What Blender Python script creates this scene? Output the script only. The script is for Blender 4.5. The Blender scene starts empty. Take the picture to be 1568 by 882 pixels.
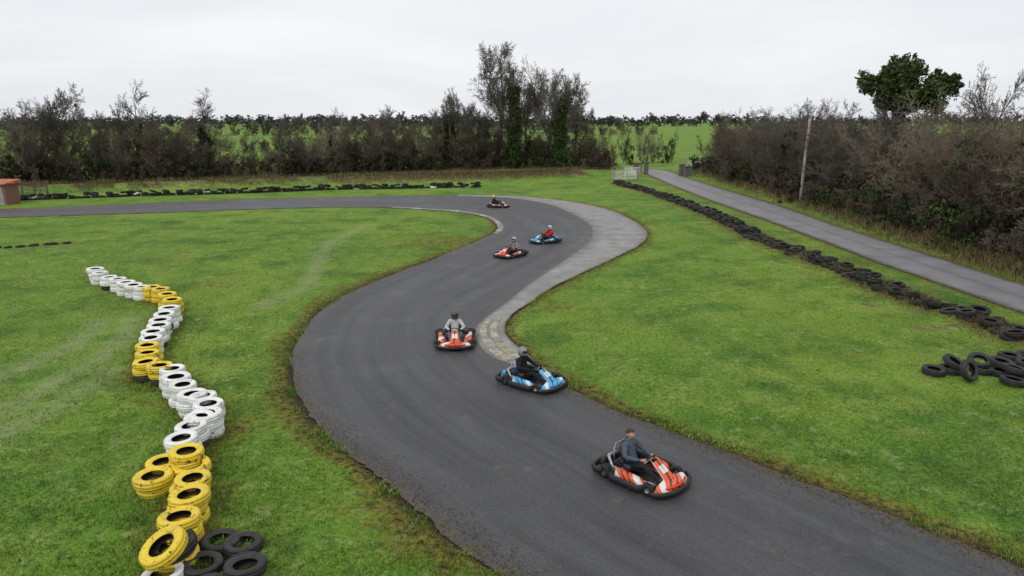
import bpy,math,random
import numpy as np
from mathutils import Vector,Matrix
random.seed(7); np.random.seed(7)
scene=bpy.context.scene
COL=scene.collection
# ------------------------------------------------------------------ survey helper (camera-solve -> ground metres)
H=7.8; F=1046.0; TH=math.radians(13.9)
def W(px,py,h=0.0):
    u=(px-784)/F; v=(py-441)/F
    t=(H-h)/(math.sin(TH)+v*math.cos(TH))
    return (t*u, t*(math.cos(TH)-v*math.sin(TH)))
def WL(l): return np.array([W(*p) for p in l])
# ------------------------------------------------------------------ mesh helpers
def fast_mesh(name,verts,faces,mats=(),smooth=False,mi=None):
    verts=np.asarray(verts,dtype=np.float32); faces=np.asarray(faces,dtype=np.int32)
    me=bpy.data.meshes.new(name)
    k=faces.shape[1]; m=faces.shape[0]
    me.vertices.add(len(verts)); me.vertices.foreach_set('co',verts.ravel())
    me.loops.add(m*k); me.loops.foreach_set('vertex_index',faces.ravel())
    me.polygons.add(m); me.polygons.foreach_set('loop_start',np.arange(0,m*k,k,dtype=np.int32))
    if smooth: me.polygons.foreach_set('use_smooth',np.ones(m,dtype=bool))
    for x in mats: me.materials.append(x)
    if mi is not None: me.polygons.foreach_set('material_index',np.asarray(mi,dtype=np.int32))
    me.update(calc_edges=True)
    return me
def pymesh(name,verts,faces,mats=(),smooth=False,mi=None):
    me=bpy.data.meshes.new(name); me.from_pydata([tuple(v) for v in verts],[],[tuple(f) for f in faces])
    for x in mats: me.materials.append(x)
    for i,p in enumerate(me.polygons):
        p.use_smooth=smooth
        if mi is not None: p.material_index=mi[i]
    me.update(); return me
def obj(name,me,parent=None,loc=(0,0,0),rot=(0,0,0),sc=(1,1,1)):
    o=bpy.data.objects.new(name,me); COL.objects.link(o)
    o.location=loc; o.rotation_euler=rot
    o.scale=sc if hasattr(sc,'__len__') else (sc,sc,sc)
    if parent: o.parent=parent
    return o
def empty(name,loc=(0,0,0),rz=0):
    o=bpy.data.objects.new(name,None); COL.objects.link(o); o.location=loc; o.rotation_euler=(0,0,rz); o.empty_display_size=.3
    return o
def bevel(o,w=.01,s=2):
    m=o.modifiers.new('b','BEVEL'); m.width=w; m.segments=s; m.limit_method='ANGLE'; m.angle_limit=math.radians(30)
# ------------------------------------------------------------------ noise
def vnoise(x,y,seed=0):
    x=np.asarray(x,dtype=np.float64); y=np.asarray(y,dtype=np.float64)
    xi=np.floor(x);yi=np.floor(y);fx=x-xi;fy=y-yi
    fx=fx*fx*(3-2*fx);fy=fy*fy*(3-2*fy)
    def h(a,b):
        s=np.sin(a*127.1+b*311.7+seed*74.7)*43758.5453
        return s-np.floor(s)
    return (h(xi,yi)*(1-fx)+h(xi+1,yi)*fx)*(1-fy)+(h(xi,yi+1)*(1-fx)+h(xi+1,yi+1)*fx)*fy
def fbm(x,y,seed=0,o=3):
    r=0;a=.5;t=0
    for i in range(o):
        r=r+a*vnoise(x*2**i,y*2**i,seed+i*3); t+=a; a*=.5
    return r/t
# ------------------------------------------------------------------ node helpers
def newmat(name,rough=.8,spec=.3):
    m=bpy.data.materials.new(name); m.use_nodes=True; nt=m.node_tree
    b=nt.nodes['Principled BSDF']; b.inputs['Roughness'].default_value=rough
    b.inputs['Specular IOR Level'].default_value=spec
    return m,nt,b
def L(nt,a,b): nt.links.new(a,b)
def noise(nt,scale,detail=3,rough=.55,vec=None,dist=0):
    n=nt.nodes.new('ShaderNodeTexNoise'); n.inputs['Scale'].default_value=scale; n.inputs['Detail'].default_value=detail
    n.inputs['Roughness'].default_value=rough; n.inputs['Distortion'].default_value=dist
    if vec is not None: L(nt,vec,n.inputs['Vector'])
    return n.outputs['Fac']
def ramp(nt,fac,stops):
    r=nt.nodes.new('ShaderNodeValToRGB'); e=r.color_ramp.elements
    while len(e)<len(stops): e.new(.5)
    for i,(p,c) in enumerate(stops):
        e[i].position=p
        if not hasattr(c,'__len__'): c=(c,c,c)
        e[i].color=(*c,1)
    L(nt,fac,r.inputs[0]); return r.outputs[0]
def mix(nt,fac,a,b,mode='MIX'):
    n=nt.nodes.new('ShaderNodeMix'); n.data_type='RGBA'; n.blend_type=mode
    for s,v in ((n.inputs[0],fac),(n.inputs[6],a),(n.inputs[7],b)):
        if isinstance(v,(int,float)): s.default_value=v if s==n.inputs[0] else (v,v,v,1)
        elif isinstance(v,tuple): s.default_value=(*v,1)
        else: L(nt,v,s)
    return n.outputs[2]
def math_(nt,op,a,b=0.5,clamp=False):
    n=nt.nodes.new('ShaderNodeMath'); n.operation=op; n.use_clamp=clamp
    for s,v in ((n.inputs[0],a),(n.inputs[1],b)):
        if isinstance(v,(int,float)): s.default_value=v
        else: L(nt,v,s)
    return n.outputs[0]
def attr(nt,name):
    a=nt.nodes.new('ShaderNodeAttribute'); a.attribute_name=name; return a
def pos(nt): return nt.nodes.new('ShaderNodeNewGeometry').outputs['Position']
def objc(nt): return nt.nodes.new('ShaderNodeTexCoord').outputs['Object']
def bump(nt,b,h,strength=.5,dist=.02):
    n=nt.nodes.new('ShaderNodeBump'); n.inputs['Strength'].default_value=strength; n.inputs['Distance'].default_value=dist
    L(nt,h,n.inputs['Height']); L(nt,n.outputs[0],b.inputs['Normal'])
def simple(name,col,rough=.6,spec=.3,var=.25,scale=8,metal=0):
    m,nt,b=newmat(name,rough,spec)
    f=noise(nt,scale,4,.6,objc(nt))
    c=tuple(col); d=tuple(x*(1-var) for x in c); u=tuple(min(1,x*(1+var*.5)) for x in c)
    L(nt,ramp(nt,f,[(.3,d),(.7,u)]),b.inputs['Base Color']); b.inputs['Metallic'].default_value=metal
    return m
# ------------------------------------------------------------------ traced outlines
inner=[(-330,346),(-160,340),(0,333),(200,327),(400,320),(540,317),(640,320),(705,325),(742,332),(758,341),(762,350),(755,358),(735,367),(700,382),(660,398),(620,413),(570,433),(530,452),(490,477),(462,508),(448,540),(446,568),(452,598),(470,630),(505,668),(560,715),(620,765),(690,822),(770,882),(860,945),(1000,1030)]
outer=[(-330,333),(-160,327),(0,321),(200,313),(400,305),(560,301),(700,300),(775,303),(835,312),(875,327),(903,344),(908,358),(900,374),(878,390),(850,409),(810,436),(775,464),(748,484),(731,500),(728,515),(735,530),(752,546),(795,562),(860,588),(930,622),(1030,660),(1140,703),(1270,754),(1420,812),(1568,868),(1760,925)]
conA=outer[6:23]
conB=[(700,298.6),(795,300.5),(870,308),(932,321),(975,341),(991,360),(978,376),(935,398),(885,421),(840,444),(812,463),(786,481),(773,497),(775,512),(788,527),(806,541),(822,558)]
accL=[(978,262.5),(998,270),(1030,284),(1080,304),(1130,322),(1200,347),(1280,377),(1350,404),(1420,428),(1500,456),(1568,480),(1700,525),(1900,590)]
accR=[(1000,258.5),(1020,261),(1040,268),(1080,281),(1130,296),(1200,317),(1280,345),(1350,367),(1420,389),(1500,414),(1568,436),(1700,478),(1900,540)]
def catpair(A,B,step=lambda y:.006*y+.04):
    A=WL(A);B=WL(B);n=len(A);ra=[];rb=[]
    def cr(P,i,t):
        p0=P[max(i-1,0)];p1=P[i];p2=P[i+1];p3=P[min(i+2,n-1)]
        d01=max(np.linalg.norm(p1-p0),1e-3)**.5;d12=max(np.linalg.norm(p2-p1),1e-3)**.5;d23=max(np.linalg.norm(p3-p2),1e-3)**.5
        m1=(p2-p1)+ (d12*((p1-p0)/d01-(p2-p0)/(d01+d12)) if i>0 else 0)
        m2=(p2-p1)+ (d12*((p3-p2)/d23-(p3-p1)/(d12+d23)) if i<n-2 else 0)
        t2=t*t;t3=t2*t
        return (2*t3-3*t2+1)*p1+(t3-2*t2+t)*m1+(-2*t3+3*t2)*p2+(t3-t2)*m2
    for i in range(n-1):
        ln=max(np.linalg.norm(A[i+1]-A[i]),np.linalg.norm(B[i+1]-B[i]))
        y=min(A[i][1],A[i+1][1],B[i][1])
        k=int(max(2,ln/step(y)))
        for j in range(k):
            t=j/k; ra.append(cr(A,i,t)); rb.append(cr(B,i,t))
    ra.append(A[-1]);rb.append(B[-1])
    return np.array(ra),np.array(rb)
trA,trB=catpair(inner,outer)
cnA,cnB=catpair(conA,conB)
acA,acB=catpair(accL,accR)
def poly(a,b,k): 
    return np.vstack([a[::k],a[-1:],b[::-1][::k],b[:1]])
PT=poly(*catpair(inner,outer,lambda y:.02*y+.2),1)
PC=poly(*catpair(conA,conB,lambda y:.02*y+.2),1)
PA=poly(*catpair(accL,accR,lambda y:.04*y+.3),1)
def segdist(X,Y,P,closed=True):
    Q=np.roll(P,-1,axis=0) if closed else P[1:]; P0=P if closed else P[:-1]
    d=np.full(X.shape,1e9)
    for a,b in zip(P0,Q):
        ab=b-a; l=ab@ab+1e-9
        t=np.clip(((X-a[0])*ab[0]+(Y-a[1])*ab[1])/l,0,1)
        d=np.minimum(d,(X-a[0]-t*ab[0])**2+(Y-a[1]-t*ab[1])**2)
    return np.sqrt(d)
def inside(X,Y,P):
    r=np.zeros(X.shape,bool);Q=np.roll(P,-1,axis=0)
    for a,b in zip(P,Q):
        if a[1]==b[1]: continue
        c=((a[1]>Y)!=(b[1]>Y))&(X<(b[0]-a[0])*(Y-a[1])/(b[1]-a[1])+a[0]); r^=c
    return r
def sdist(X,Y,P):
    d=segdist(X,Y,P); return np.where(inside(X,Y,P),-d,d)
bermL=WL([(-500,306),(-150,300),(0,297),(200,291),(400,285),(600,279),(760,275),(880,270)])
tyreR=WL([(945,283),(1000,299),(1060,321),(1110,342),(1160,370),(1230,396),(1300,425),(1370,455),(1430,475),(1500,497),(1568,526),(1700,580),(1850,640)])
tyreL=WL([(-300,318),(-100,312),(0,309),(100,305),(200,301),(300,299),(400,295),(500,291),(620,289),(740,287)])
hedR=WL([(1066,262),(1090,270),(1130,283),(1200,302),(1280,327),(1350,349),(1420,370),(1500,394),(1568,414),(1700,455),(1900,510)])
hedRback=hedR+np.array([2.6,2.0])
hedL=WL([(-500,300),(-150,292),(0,287),(100,282),(200,279),(300,275),(400,271),(500,268),(600,265),(700,261),(780,257),(860,258),(925,259)])
lanes=[WL([(-40,660),(60,600),(140,555),(190,520),(208,485)]),WL([(-40,600),(40,560),(110,530),(150,495)]),WL([(-40,690),(90,625),(170,570)]),WL([(560,345),(500,375),(470,440),(400,470)])]
tyreW=WL([(150,425),(215,450),(262,470),(240,520),(222,580),(265,590),(300,625),(320,650),(300,700),(280,760),(275,830),(300,890)])
def terrain(X,Y,full=False):
    X=np.asarray(X,dtype=float);Y=np.asarray(Y,dtype=float)
    dt=sdist(X,Y,PT);dc=sdist(X,Y,PC);da=sdist(X,Y,PA)
    dr=np.minimum(dt,dc); dm=np.minimum(dr,da)
    bl=segdist(X,Y,bermL,False);tr=segdist(X,Y,tyreR,False);hr=segdist(X,Y,hedRback,False)
    w=.12+.006*np.abs(Y)
    ms=np.clip(dm/w,0,1); ms=ms*ms*(3-2*ms)
    mb=np.clip(dm/3.0,0,1); mb=mb*mb*(3-2*mb)
    z=-.03+ms*(.045+.03*(fbm(X*.9,Y*.9,3)-.3)+.12*mb*(fbm(X*.12,Y*.12,5)-.4))
    z=z+mb*(.85*np.exp(-(bl/2.0)**2)+.25*np.exp(-(tr/1.3)**2)+.9*np.exp(-(hr/3.2)**2))
    if full: return z,dr,da,bl,tr,hr,dt
    return z
def tz(x,y): return float(terrain(np.array([x]),np.array([y]))[0])
# ------------------------------------------------------------------ GROUND material
def grass_color(nt,P,blade=False):
    big=noise(nt,.11,2,.55,P); mid=noise(nt,.7,3,.6,P); fine=noise(nt,9,3,.7,P); ff=noise(nt,45,2,.6,P)
    c=mix(nt,ramp(nt,big,[(.35,0.),(.65,1.)]),(.098,.205,.024),(.172,.275,.032))
    c=mix(nt,ramp(nt,mid,[(.42,0.),(.72,.75)]),c,(.215,.290,.055))
    c=mix(nt,ramp(nt,noise(nt,.33,4,.65,P),[(.48,0.),(.66,.8)]),c,(.056,.130,.019))
    c=mix(nt,ramp(nt,noise(nt,1.7,5,.75,P),[(.55,0.),(.68,.8)]),c,(.26,.33,.12))
    c=mix(nt,ramp(nt,noise(nt,2.6,4,.7,P),[(.57,0.),(.70,.8)]),c,(.042,.095,.015))
    c=mix(nt,ramp(nt,noise(nt,.22,5,.7,P),[(.58,0.),(.72,.55)]),c,(.20,.195,.045))
    c=mix(nt,1.,c,ramp(nt,fine,[(.25,.45),(.5,1.),(.78,1.5)]),'MULTIPLY')
    if not blade: c=mix(nt,1.,c,ramp(nt,ff,[(.3,.6),(.6,1.25)]),'MULTIPLY')
    return c,fine,ff,mid
gm,nt,b=newmat('grass_ground',.9,.15)
P=pos(nt)
c,fine,ff,mid=grass_color(nt,P)
lane=attr(nt,'lane').outputs['Fac']; c=mix(nt,math_(nt,'MULTIPLY',lane,ramp(nt,noise(nt,1.2,4,.7,P),[(.3,.2),(.7,.9)])),c,(.27,.31,.15))
edge=attr(nt,'edge').outputs['Fac']
en=math_(nt,'ADD',edge,math_(nt,'MULTIPLY',math_(nt,'SUBTRACT',noise(nt,2.2,4,.7,P),.5),1.5))
moss=mix(nt,ramp(nt,noise(nt,5,4,.7,P),[(.38,0.),(.58,1.)]),(.040,.030,.016),(.20,.19,.028))
c=mix(nt,ramp(nt,en,[(.30,0.),(.68,1.)]),c,moss)
c=mix(nt,ramp(nt,edge,[(.78,0.),(.96,.9)]),c,(.036,.028,.018))
dry=attr(nt,'dry').outputs['Fac']
dn=math_(nt,'ADD',dry,math_(nt,'MULTIPLY',math_(nt,'SUBTRACT',noise(nt,.9,4,.7,P),.5),1.6))
dcol=mix(nt,ramp(nt,noise(nt,3,4,.7,P),[(.35,0.),(.65,1.)]),(.055,.042,.024),(.22,.165,.085))
c=mix(nt,ramp(nt,dn,[(.38,0.),(.7,1.)]),c,dcol)
L(nt,c,b.inputs['Base Color'])
hh=math_(nt,'ADD',fine,math_(nt,'MULTIPLY',ff,.6)); bump(nt,b,hh,.8,.07)
ys=[-60,-40,-25,-15,-8,-3,0,2,4,5.5]
y=6.5
while y<3200: ys.append(y); y+=max(.11,y*.0105)
ys=np.array(ys)
ncol=520
s=np.linspace(-1,1,ncol); wv=np.maximum(14,ys*1.05+6)
wv=np.where(ys>400,ys*1.3,wv)
wv=np.where(ys<5,60-ys*7,wv)
X=(s[None,:]*wv[:,None]); Y=np.repeat(ys[:,None],ncol,1)
Z,dr,da,bl,tr,hr,dt=terrain(X.ravel(),Y.ravel(),True)
Xr=X.ravel();Yr=Y.ravel()
V=np.stack([Xr,Yr,Z],1)
nr=len(ys)
i=np.arange((nr-1)*ncol).reshape(nr-1,ncol)[:,:-1].ravel()
Fc=np.stack([i,i+1,i+1+ncol,i+ncol],1)
gme=fast_mesh('ground',V,Fc,[gm],True)
def setattr_(me,n,v):
    a=me.attributes.new(n,'FLOAT','POINT'); a.data.foreach_set('value',np.asarray(v,dtype=np.float32))
wn=fbm(Xr*.35,Yr*.35,11)
edw=.22+.95*wn
left=Xr<-1
ed=np.clip(1-dr/(edw*np.where(left&(Yr<40),1.9,1.3)),0,1)**.8
ed=np.maximum(ed,np.clip(1-da/.8,0,1)*.9)
dw=segdist(Xr,Yr,tyreW,False); ed=np.maximum(ed,.9*np.clip(1-dw/1.3,0,1))
ed=np.maximum(ed,.95*np.clip(1-tr/1.4,0,1)**.5*(Yr<200))
for (qx,qy,ra_,rb_,am_) in ((700,372,5.5,4,.62),(345,665,.8,.9,.85),(330,435,2.5,1.5,.45),(850,470,1.6,1.6,.5),(330,760,.9,1.2,.5),(420,640,1.2,1.6,.4),(205,620,1.0,1.4,.4)):
    gx,gy=W(qx,qy); ed=np.maximum(ed,am_*np.exp(-(((Xr-gx)/ra_)**2+((Yr-gy)/rb_)**2)))
setattr_(gme,'edge',ed)
dryv=np.exp(-(bl/3.0)**2)*np.where(Xr>-22,.88,.62)+.95*np.exp(-((hr)/5.0)**2)
hl=segdist(Xr,Yr,hedL,False); dryv=np.maximum(dryv,.8*np.clip(1-hl/5,0,1)*1.0)
between=(tr<6)&(da<6)&(Xr>0)
dryv=np.maximum(dryv,np.where(between,.38,0))
setattr_(gme,'dry',np.clip(dryv,0,1))
ln=np.zeros_like(Xr)
for q in lanes: ln=np.maximum(ln,np.exp(-(segdist(Xr,Yr,q,False)/.5)**2))
setattr_(gme,'lane',ln)
obj('ground',gme)
# ------------------------------------------------------------------ ASPHALT strips
def strip(name,A,B,M,z,mat,jA=0.,jB=0.,jBmask=None,zf=None):
    n=len(A); s=np.concatenate([[0],np.cumsum(np.linalg.norm(np.diff((A+B)/2,axis=0),axis=1))])
    dirv=(B-A); wd=np.linalg.norm(dirv,axis=1); dirn=dirv/np.maximum(wd,.01)[:,None]
    ja=jA*((fbm(s*1.1,s*0,21)-.5)*2+(vnoise(s*7,s*0,5)-.5)*.7); jb=jB*((fbm(s*1.1,s*0+9,27)-.5)*2+(vnoise(s*7,s*0,8)-.5)*.7)
    if jBmask is not None: jb=jb*jBmask
    A2=A-dirn*ja[:,None]; B2=B+dirn*jb[:,None]
    t=np.linspace(0,1,M)
    V=A2[:,None,:]*(1-t)[None,:,None]+B2[:,None,:]*t[None,:,None]
    Zz=np.full((n,M),z)
    V3=np.concatenate([V,Zz[:,:,None]],2).reshape(-1,3)
    i=np.arange((n-1)*M).reshape(n-1,M)[:,:-1].ravel()
    Fc=np.stack([i,i+1,i+1+M,i+M],1)
    me=fast_mesh(name,V3,Fc,[mat],True)
    U=(t[None,:]*wd[:,None]).ravel(); Vv=np.repeat(s[:,None],M,1).ravel(); T=np.repeat(t[None,:],n,0).ravel()
    setattr_(me,'uacross',U); setattr_(me,'valong',Vv); setattr_(me,'tt',T)
    return obj(name,me)
am,nt,b=newmat('asphalt',.62,.40)
P=pos(nt)
cx=nt.nodes.new('ShaderNodeCombineXYZ'); L(nt,attr(nt,'uacross').outputs['Fac'],cx.inputs[0])
L(nt,math_(nt,'MULTIPLY',attr(nt,'valong').outputs['Fac'],.05),cx.inputs[1]); sv=cx.outputs[0]
streak=noise(nt,1.6,4,.6,sv); big=noise(nt,.35,4,.6,P); grit=noise(nt,60,3,.75,P); g2=noise(nt,16,4,.7,P)
c=mix(nt,ramp(nt,streak,[(.35,0.),(.65,1.)]),(.032,.032,.035),(.064,.064,.068))
c=mix(nt,ramp(nt,big,[(.45,0.),(.75,.6)]),c,(.088,.087,.089))
c=mix(nt,ramp(nt,noise(nt,1.1,6,.7,P),[(.59,0.),(.71,.5)]),c,(.12,.113,.10))
c=mix(nt,1.,c,ramp(nt,grit,[(.25,.35),(.5,1.),(.75,2.05)]),'MULTIPLY')
c=mix(nt,1.,c,ramp(nt,g2,[(.3,.75),(.7,1.25)]),'MULTIPLY')
tt=attr(nt,'tt').outputs['Fac']
ed_=math_(nt,'ABSOLUTE',math_(nt,'SUBTRACT',tt,.5)); edn=math_(nt,'ADD',ed_,math_(nt,'MULTIPLY',math_(nt,'SUBTRACT',noise(nt,1.8,5,.7,P),.5),.14))
c=mix(nt,ramp(nt,edn,[(.445,0.),(.51,.85)]),c,(.085,.062,.040))
L(nt,c,b.inputs['Base Color']); L(nt,ramp(nt,big,[(.3,.42),(.7,.66)]),b.inputs['Roughness']); bump(nt,b,grit,.45,.012)
msk=np.where(segdist(trB[:,0],trB[:,1],PC)<.3,0,1.)
strip('race_track',trA,trB,26,.006,am,.13,.10,msk)
cm,nt,b=newmat('concrete',.7,.35)
P=pos(nt)
c=ramp(nt,noise(nt,.8,6,.65,P),[(.3,(.18,.172,.165)),(.5,(.27,.262,.252)),(.72,(.35,.34,.325))])
c=mix(nt,ramp(nt,noise(nt,.25,4,.6,P),[(.45,0.),(.65,.5)]),c,(.16,.158,.155))
c=mix(nt,1.,c,ramp(nt,noise(nt,22,4,.7,P),[(.3,.75),(.7,1.2)]),'MULTIPLY')
va=attr(nt,'valong').outputs['Fac']; fr=math_(nt,'FRACT',math_(nt,'DIVIDE',va,4.6)); fr=math_(nt,'ABSOLUTE',math_(nt,'SUBTRACT',fr,.5))
c=mix(nt,ramp(nt,fr,[(.490,0.),(.496,.6)]),c,(.07,.065,.05))
vo=nt.nodes.new('ShaderNodeTexVoronoi'); vo.feature='DISTANCE_TO_EDGE'; vo.inputs['Scale'].default_value=.33
wv_=nt.nodes.new('ShaderNodeVectorMath'); wv_.operation='ADD'; nn=nt.nodes.new('ShaderNodeTexNoise'); nn.inputs['Scale'].default_value=1.2; nn.inputs['Detail'].default_value=6
L(nt,P,nn.inputs['Vector']); L(nt,P,wv_.inputs[0]); L(nt,nn.outputs['Color'],wv_.inputs[1]); L(nt,wv_.outputs[0],vo.inputs['Vector'])
c=mix(nt,ramp(nt,vo.outputs['Distance'],[(.0,.6),(.008,0.)]),c,(.09,.085,.07))
ta=attr(nt,'tt').outputs['Fac']; en=math_(nt,'ADD',ta,math_(nt,'MULTIPLY',math_(nt,'SUBTRACT',noise(nt,1.5,5,.7,P),.5),.35))
c=mix(nt,ramp(nt,en,[(.88,0.),(1.,.7)]),c,(.10,.10,.04))
en2=math_(nt,'ADD',ta,math_(nt,'MULTIPLY',math_(nt,'SUBTRACT',noise(nt,.8,5,.7,P),.5),.5))
c=mix(nt,ramp(nt,en2,[(.02,.6),(.25,0.)]),c,(.12,.12,.12))
L(nt,c,b.inputs['Base Color']); bump(nt,b,noise(nt,30,4,.7,P),.3,.01)
strip('concrete_apron',cnA,cnB,14,.012,cm,.0,.07)
rm,nt,b=newmat('worn_tarmac',.6,.35)
P=pos(nt); tt=attr(nt,'tt').outputs['Fac']
c=ramp(nt,noise(nt,.6,5,.6,P),[(.3,(.16,.155,.16)),(.7,(.25,.245,.25))])
c=mix(nt,1.,c,ramp(nt,noise(nt,30,3,.7,P),[(.3,.75),(.7,1.25)]),'MULTIPLY')
e1=math_(nt,'ABSOLUTE',math_(nt,'SUBTRACT',tt,.5)); e1=math_(nt,'ADD',e1,math_(nt,'MULTIPLY',math_(nt,'SUBTRACT',noise(nt,1.5,5,.7,P),.5),.15))
c=mix(nt,ramp(nt,e1,[(.38,0.),(.48,.9)]),c,(.065,.057,.035))
c=mix(nt,ramp(nt,e1,[(.0,.5),(.07,0.)]),c,(.12,.115,.10))
L(nt,c,b.inputs['Base Color'])
strip('access_road',acA,acB,16,.006,rm,.15,.15)
kerb=empty('kerb')
km=[]
for nme,colr in (('kerb_white',(.44,.43,.39)),('kerb_yellow',(.38,.34,.20)),('kerb_grey',(.25,.245,.23))):
    m,nt,b=newmat(nme,.75,.25); P=pos(nt)
    c=mix(nt,ramp(nt,noise(nt,6,5,.7,P),[(.42,.0),(.62,1.)]),colr,(.21,.20,.18)); c=mix(nt,ramp(nt,noise(nt,2.,5,.7,P),[(.56,.0),(.70,.8)]),c,(.10,.095,.07))
    L(nt,c,b.inputs['Base Color']); bump(nt,b,noise(nt,30,4,.7,P),.3,.01); km.append(m)
def kerb_strip(A,B,f0,f1,seglen,cols,h,zb=.012,name='blocks'):
    mid=(A+B)/2; s=np.concatenate([[0],np.cumsum(np.linalg.norm(np.diff(mid,axis=0),axis=1))])
    V=[];Fs=[];mi=[];k=int(s[-1]/seglen)
    prof=[(0,0),(.06,h*.5),(.5,h),(.94,h*.7),(1,0)]
    for j in range(k):
        ra_,rb_=j*seglen+.012,(j+1)*seglen-.012
        base=len(V); ns=3
        for q in range(ns):
            ss=ra_+(rb_-ra_)*q/(ns-1)
            a=np.array([np.interp(ss,s,A[:,0]),np.interp(ss,s,A[:,1])]); b_=np.array([np.interp(ss,s,B[:,0]),np.interp(ss,s,B[:,1])])
            for (u,z) in prof:
                f=f0+(f1-f0)*u; p=a*(1-f)+b_*f; V.append((p[0],p[1],zb+z))
        for q in range(ns-1):
            for u in range(4):
                v=base+q*5+u; Fs.append((v,v+1,v+6,v+5)); mi.append(cols[j%len(cols)])
        Fs.append((base,base+1,base+2,base+3,base+4)); mi.append(cols[j%len(cols)])
        e=base+(ns-1)*5; Fs.append((e+4,e+3,e+2,e+1,e)); mi.append(cols[j%len(cols)])
    obj(name,pymesh(name,V,Fs,km,False,mi),kerb)
cut=[i for i in range(len(cnA)) if cnA[i][1]<W(748,490)[1]]
kA=cnA[cut[0]:];kB=cnB[cut[0]:]
kerb_strip(kA,kB,.14,.40,.62,[0,1,0,1,0,1],.05,name='outer_row')
kerb_strip(kA,kB,.48,.74,.62,[1,0,1,0,2,1],.05,name='inner_row')
ki,ko=catpair([(600,318),(640,320),(705,325),(742,332),(758,341),(762,350),(755,358)],[(600,317),(642,319),(708,323.5),(748,331),(766,340.5),(771,350),(760,359.5)])
kerb_strip(ki,ko,.0,1.,1.0,[2,2,0,2],.05,zb=.007,name='inside_row')
# ------------------------------------------------------------------ GRASS blades
def blades(name,X,Y,hmin,hmax,wid,mat,lean=.8,rv=None):
    n=len(X); z=terrain(X,Y)
    h=np.random.uniform(hmin,hmax,n); a=np.random.uniform(0,2*math.pi,n); la=np.random.uniform(0,2*math.pi,n); le=h*lean*np.random.uniform(.2,1.1,n)
    w=wid*np.random.uniform(.6,1.3,n)*.5
    dx=np.cos(a)*w;dy=np.sin(a)*w; lx=np.cos(la)*le;ly=np.sin(la)*le
    V=np.empty((n,5,3))
    V[:,0]=np.stack([X-dx,Y-dy,z-.01],1);V[:,1]=np.stack([X+dx,Y+dy,z-.01],1)
    V[:,2]=np.stack([X+dx*.8+lx*.4,Y+dy*.8+ly*.4,z+h*.6],1);V[:,3]=np.stack([X-dx*.8+lx*.4,Y-dy*.8+ly*.4,z+h*.6],1)
    V[:,4]=np.stack([X+lx,Y+ly,z+h],1)
    b0=np.arange(n)*5
    T=np.concatenate([np.stack([b0,b0+1,b0+2],1),np.stack([b0,b0+2,b0+3],1),np.stack([b0+3,b0+2,b0+4],1)])
    me=fast_mesh(name,V.reshape(-1,3),T,[mat],False)
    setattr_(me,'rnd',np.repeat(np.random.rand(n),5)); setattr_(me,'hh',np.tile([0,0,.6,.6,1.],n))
    return obj(name,me)
bm_,nt,b=newmat('grass_blades',.6,.25)
P=pos(nt); c,fine,ff,mid=grass_color(nt,P,True)
rn=attr(nt,'rnd').outputs['Fac']; c=mix(nt,1.,c,ramp(nt,rn,[(0,(.7,.78,.65)),(.55,(1.1,1.1,1.05)),(.86,(1.4,1.3,1.2)),(.93,(1.9,1.45,1.9)),(1,(2.1,1.5,2.2))]),'MULTIPLY')
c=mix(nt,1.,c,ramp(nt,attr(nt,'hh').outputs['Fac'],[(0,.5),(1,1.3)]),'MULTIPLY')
L(nt,c,b.inputs['Base Color'])
N1=330000
Yb=8.5+46*np.random.rand(N1)**1.9; Xb=(np.random.rand(N1)*2-1)*(.86*Yb+1)
ok=(sdist(Xb,Yb,PT)>.03)&(sdist(Xb,Yb,PC)>.03)&(sdist(Xb,Yb,PA)>.1)
Xb=Xb[ok];Yb=Yb[ok]
dd=np.minimum(sdist(Xb,Yb,PT),sdist(Xb,Yb,PC)); k=(dd>.9)|(np.random.rand(len(Xb))<.15+dd*.8); Xb=Xb[k];Yb=Yb[k]
k=fbm(Xb*1.3,Yb*1.3,61)+.25*np.random.rand(len(Xb))>.5; Xb=Xb[k];Yb=Yb[k]
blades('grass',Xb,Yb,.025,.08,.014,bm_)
def along(P,n,w,ymax=1e9,ymin=-1e9):
    P=P[(P[:,1]<ymax)&(P[:,1]>ymin)]
    i=np.random.randint(0,len(P)-1,n);t=np.random.rand(n)[:,None]
    q=P[i]*(1-t)+P[i+1]*t; return q+np.random.randn(n,2)*w
q=np.vstack([along(trA,16000,.28,45,6),along(trB[msk>0],12000,.28,45,6),along(cnB,6000,.25,60,6)])
cl=fbm(q[:,0]*1.5,q[:,1]*1.5,33)>.5
dq=np.minimum(sdist(q[:,0],q[:,1],PT),sdist(q[:,0],q[:,1],PC)); q=q[cl&(dq>-.05)]
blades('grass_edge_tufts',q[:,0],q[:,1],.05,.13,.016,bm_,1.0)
# long grass left uncut around the foot of the painted tyre wall
q=along(tyreW,9000,.55); q=q[fbm(q[:,0]*2,q[:,1]*2,41)>.45]
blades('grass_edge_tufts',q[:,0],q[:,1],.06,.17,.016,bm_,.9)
dm_,nt,b=newmat('dry_grass_blades',.7,.2)
rn=attr(nt,'rnd').outputs['Fac']; L(nt,ramp(nt,rn,[(0,(.06,.045,.025)),(.4,(.14,.10,.05)),(.6,(.10,.12,.03)),(.85,(.24,.18,.09)),(1,(.31,.24,.14))]),b.inputs['Base Color'])
q1=along(bermL,34000,1.2); q1=q1[(fbm(q1[:,0]*.6,q1[:,1]*.6,4)+np.where(q1[:,0]>-22,.2,.0))>.5]
q2=along(hedR,24000,1.0); q2=q2[sdist(q2[:,0],q2[:,1],PA)>.1]
q4=along(tyreR,16000,.55); q4=q4[(sdist(q4[:,0],q4[:,1],PA)>.1)&(fbm(q4[:,0]*.8,q4[:,1]*.8,14)>.45)]
q3=along(hedL,16000,1.6)
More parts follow.
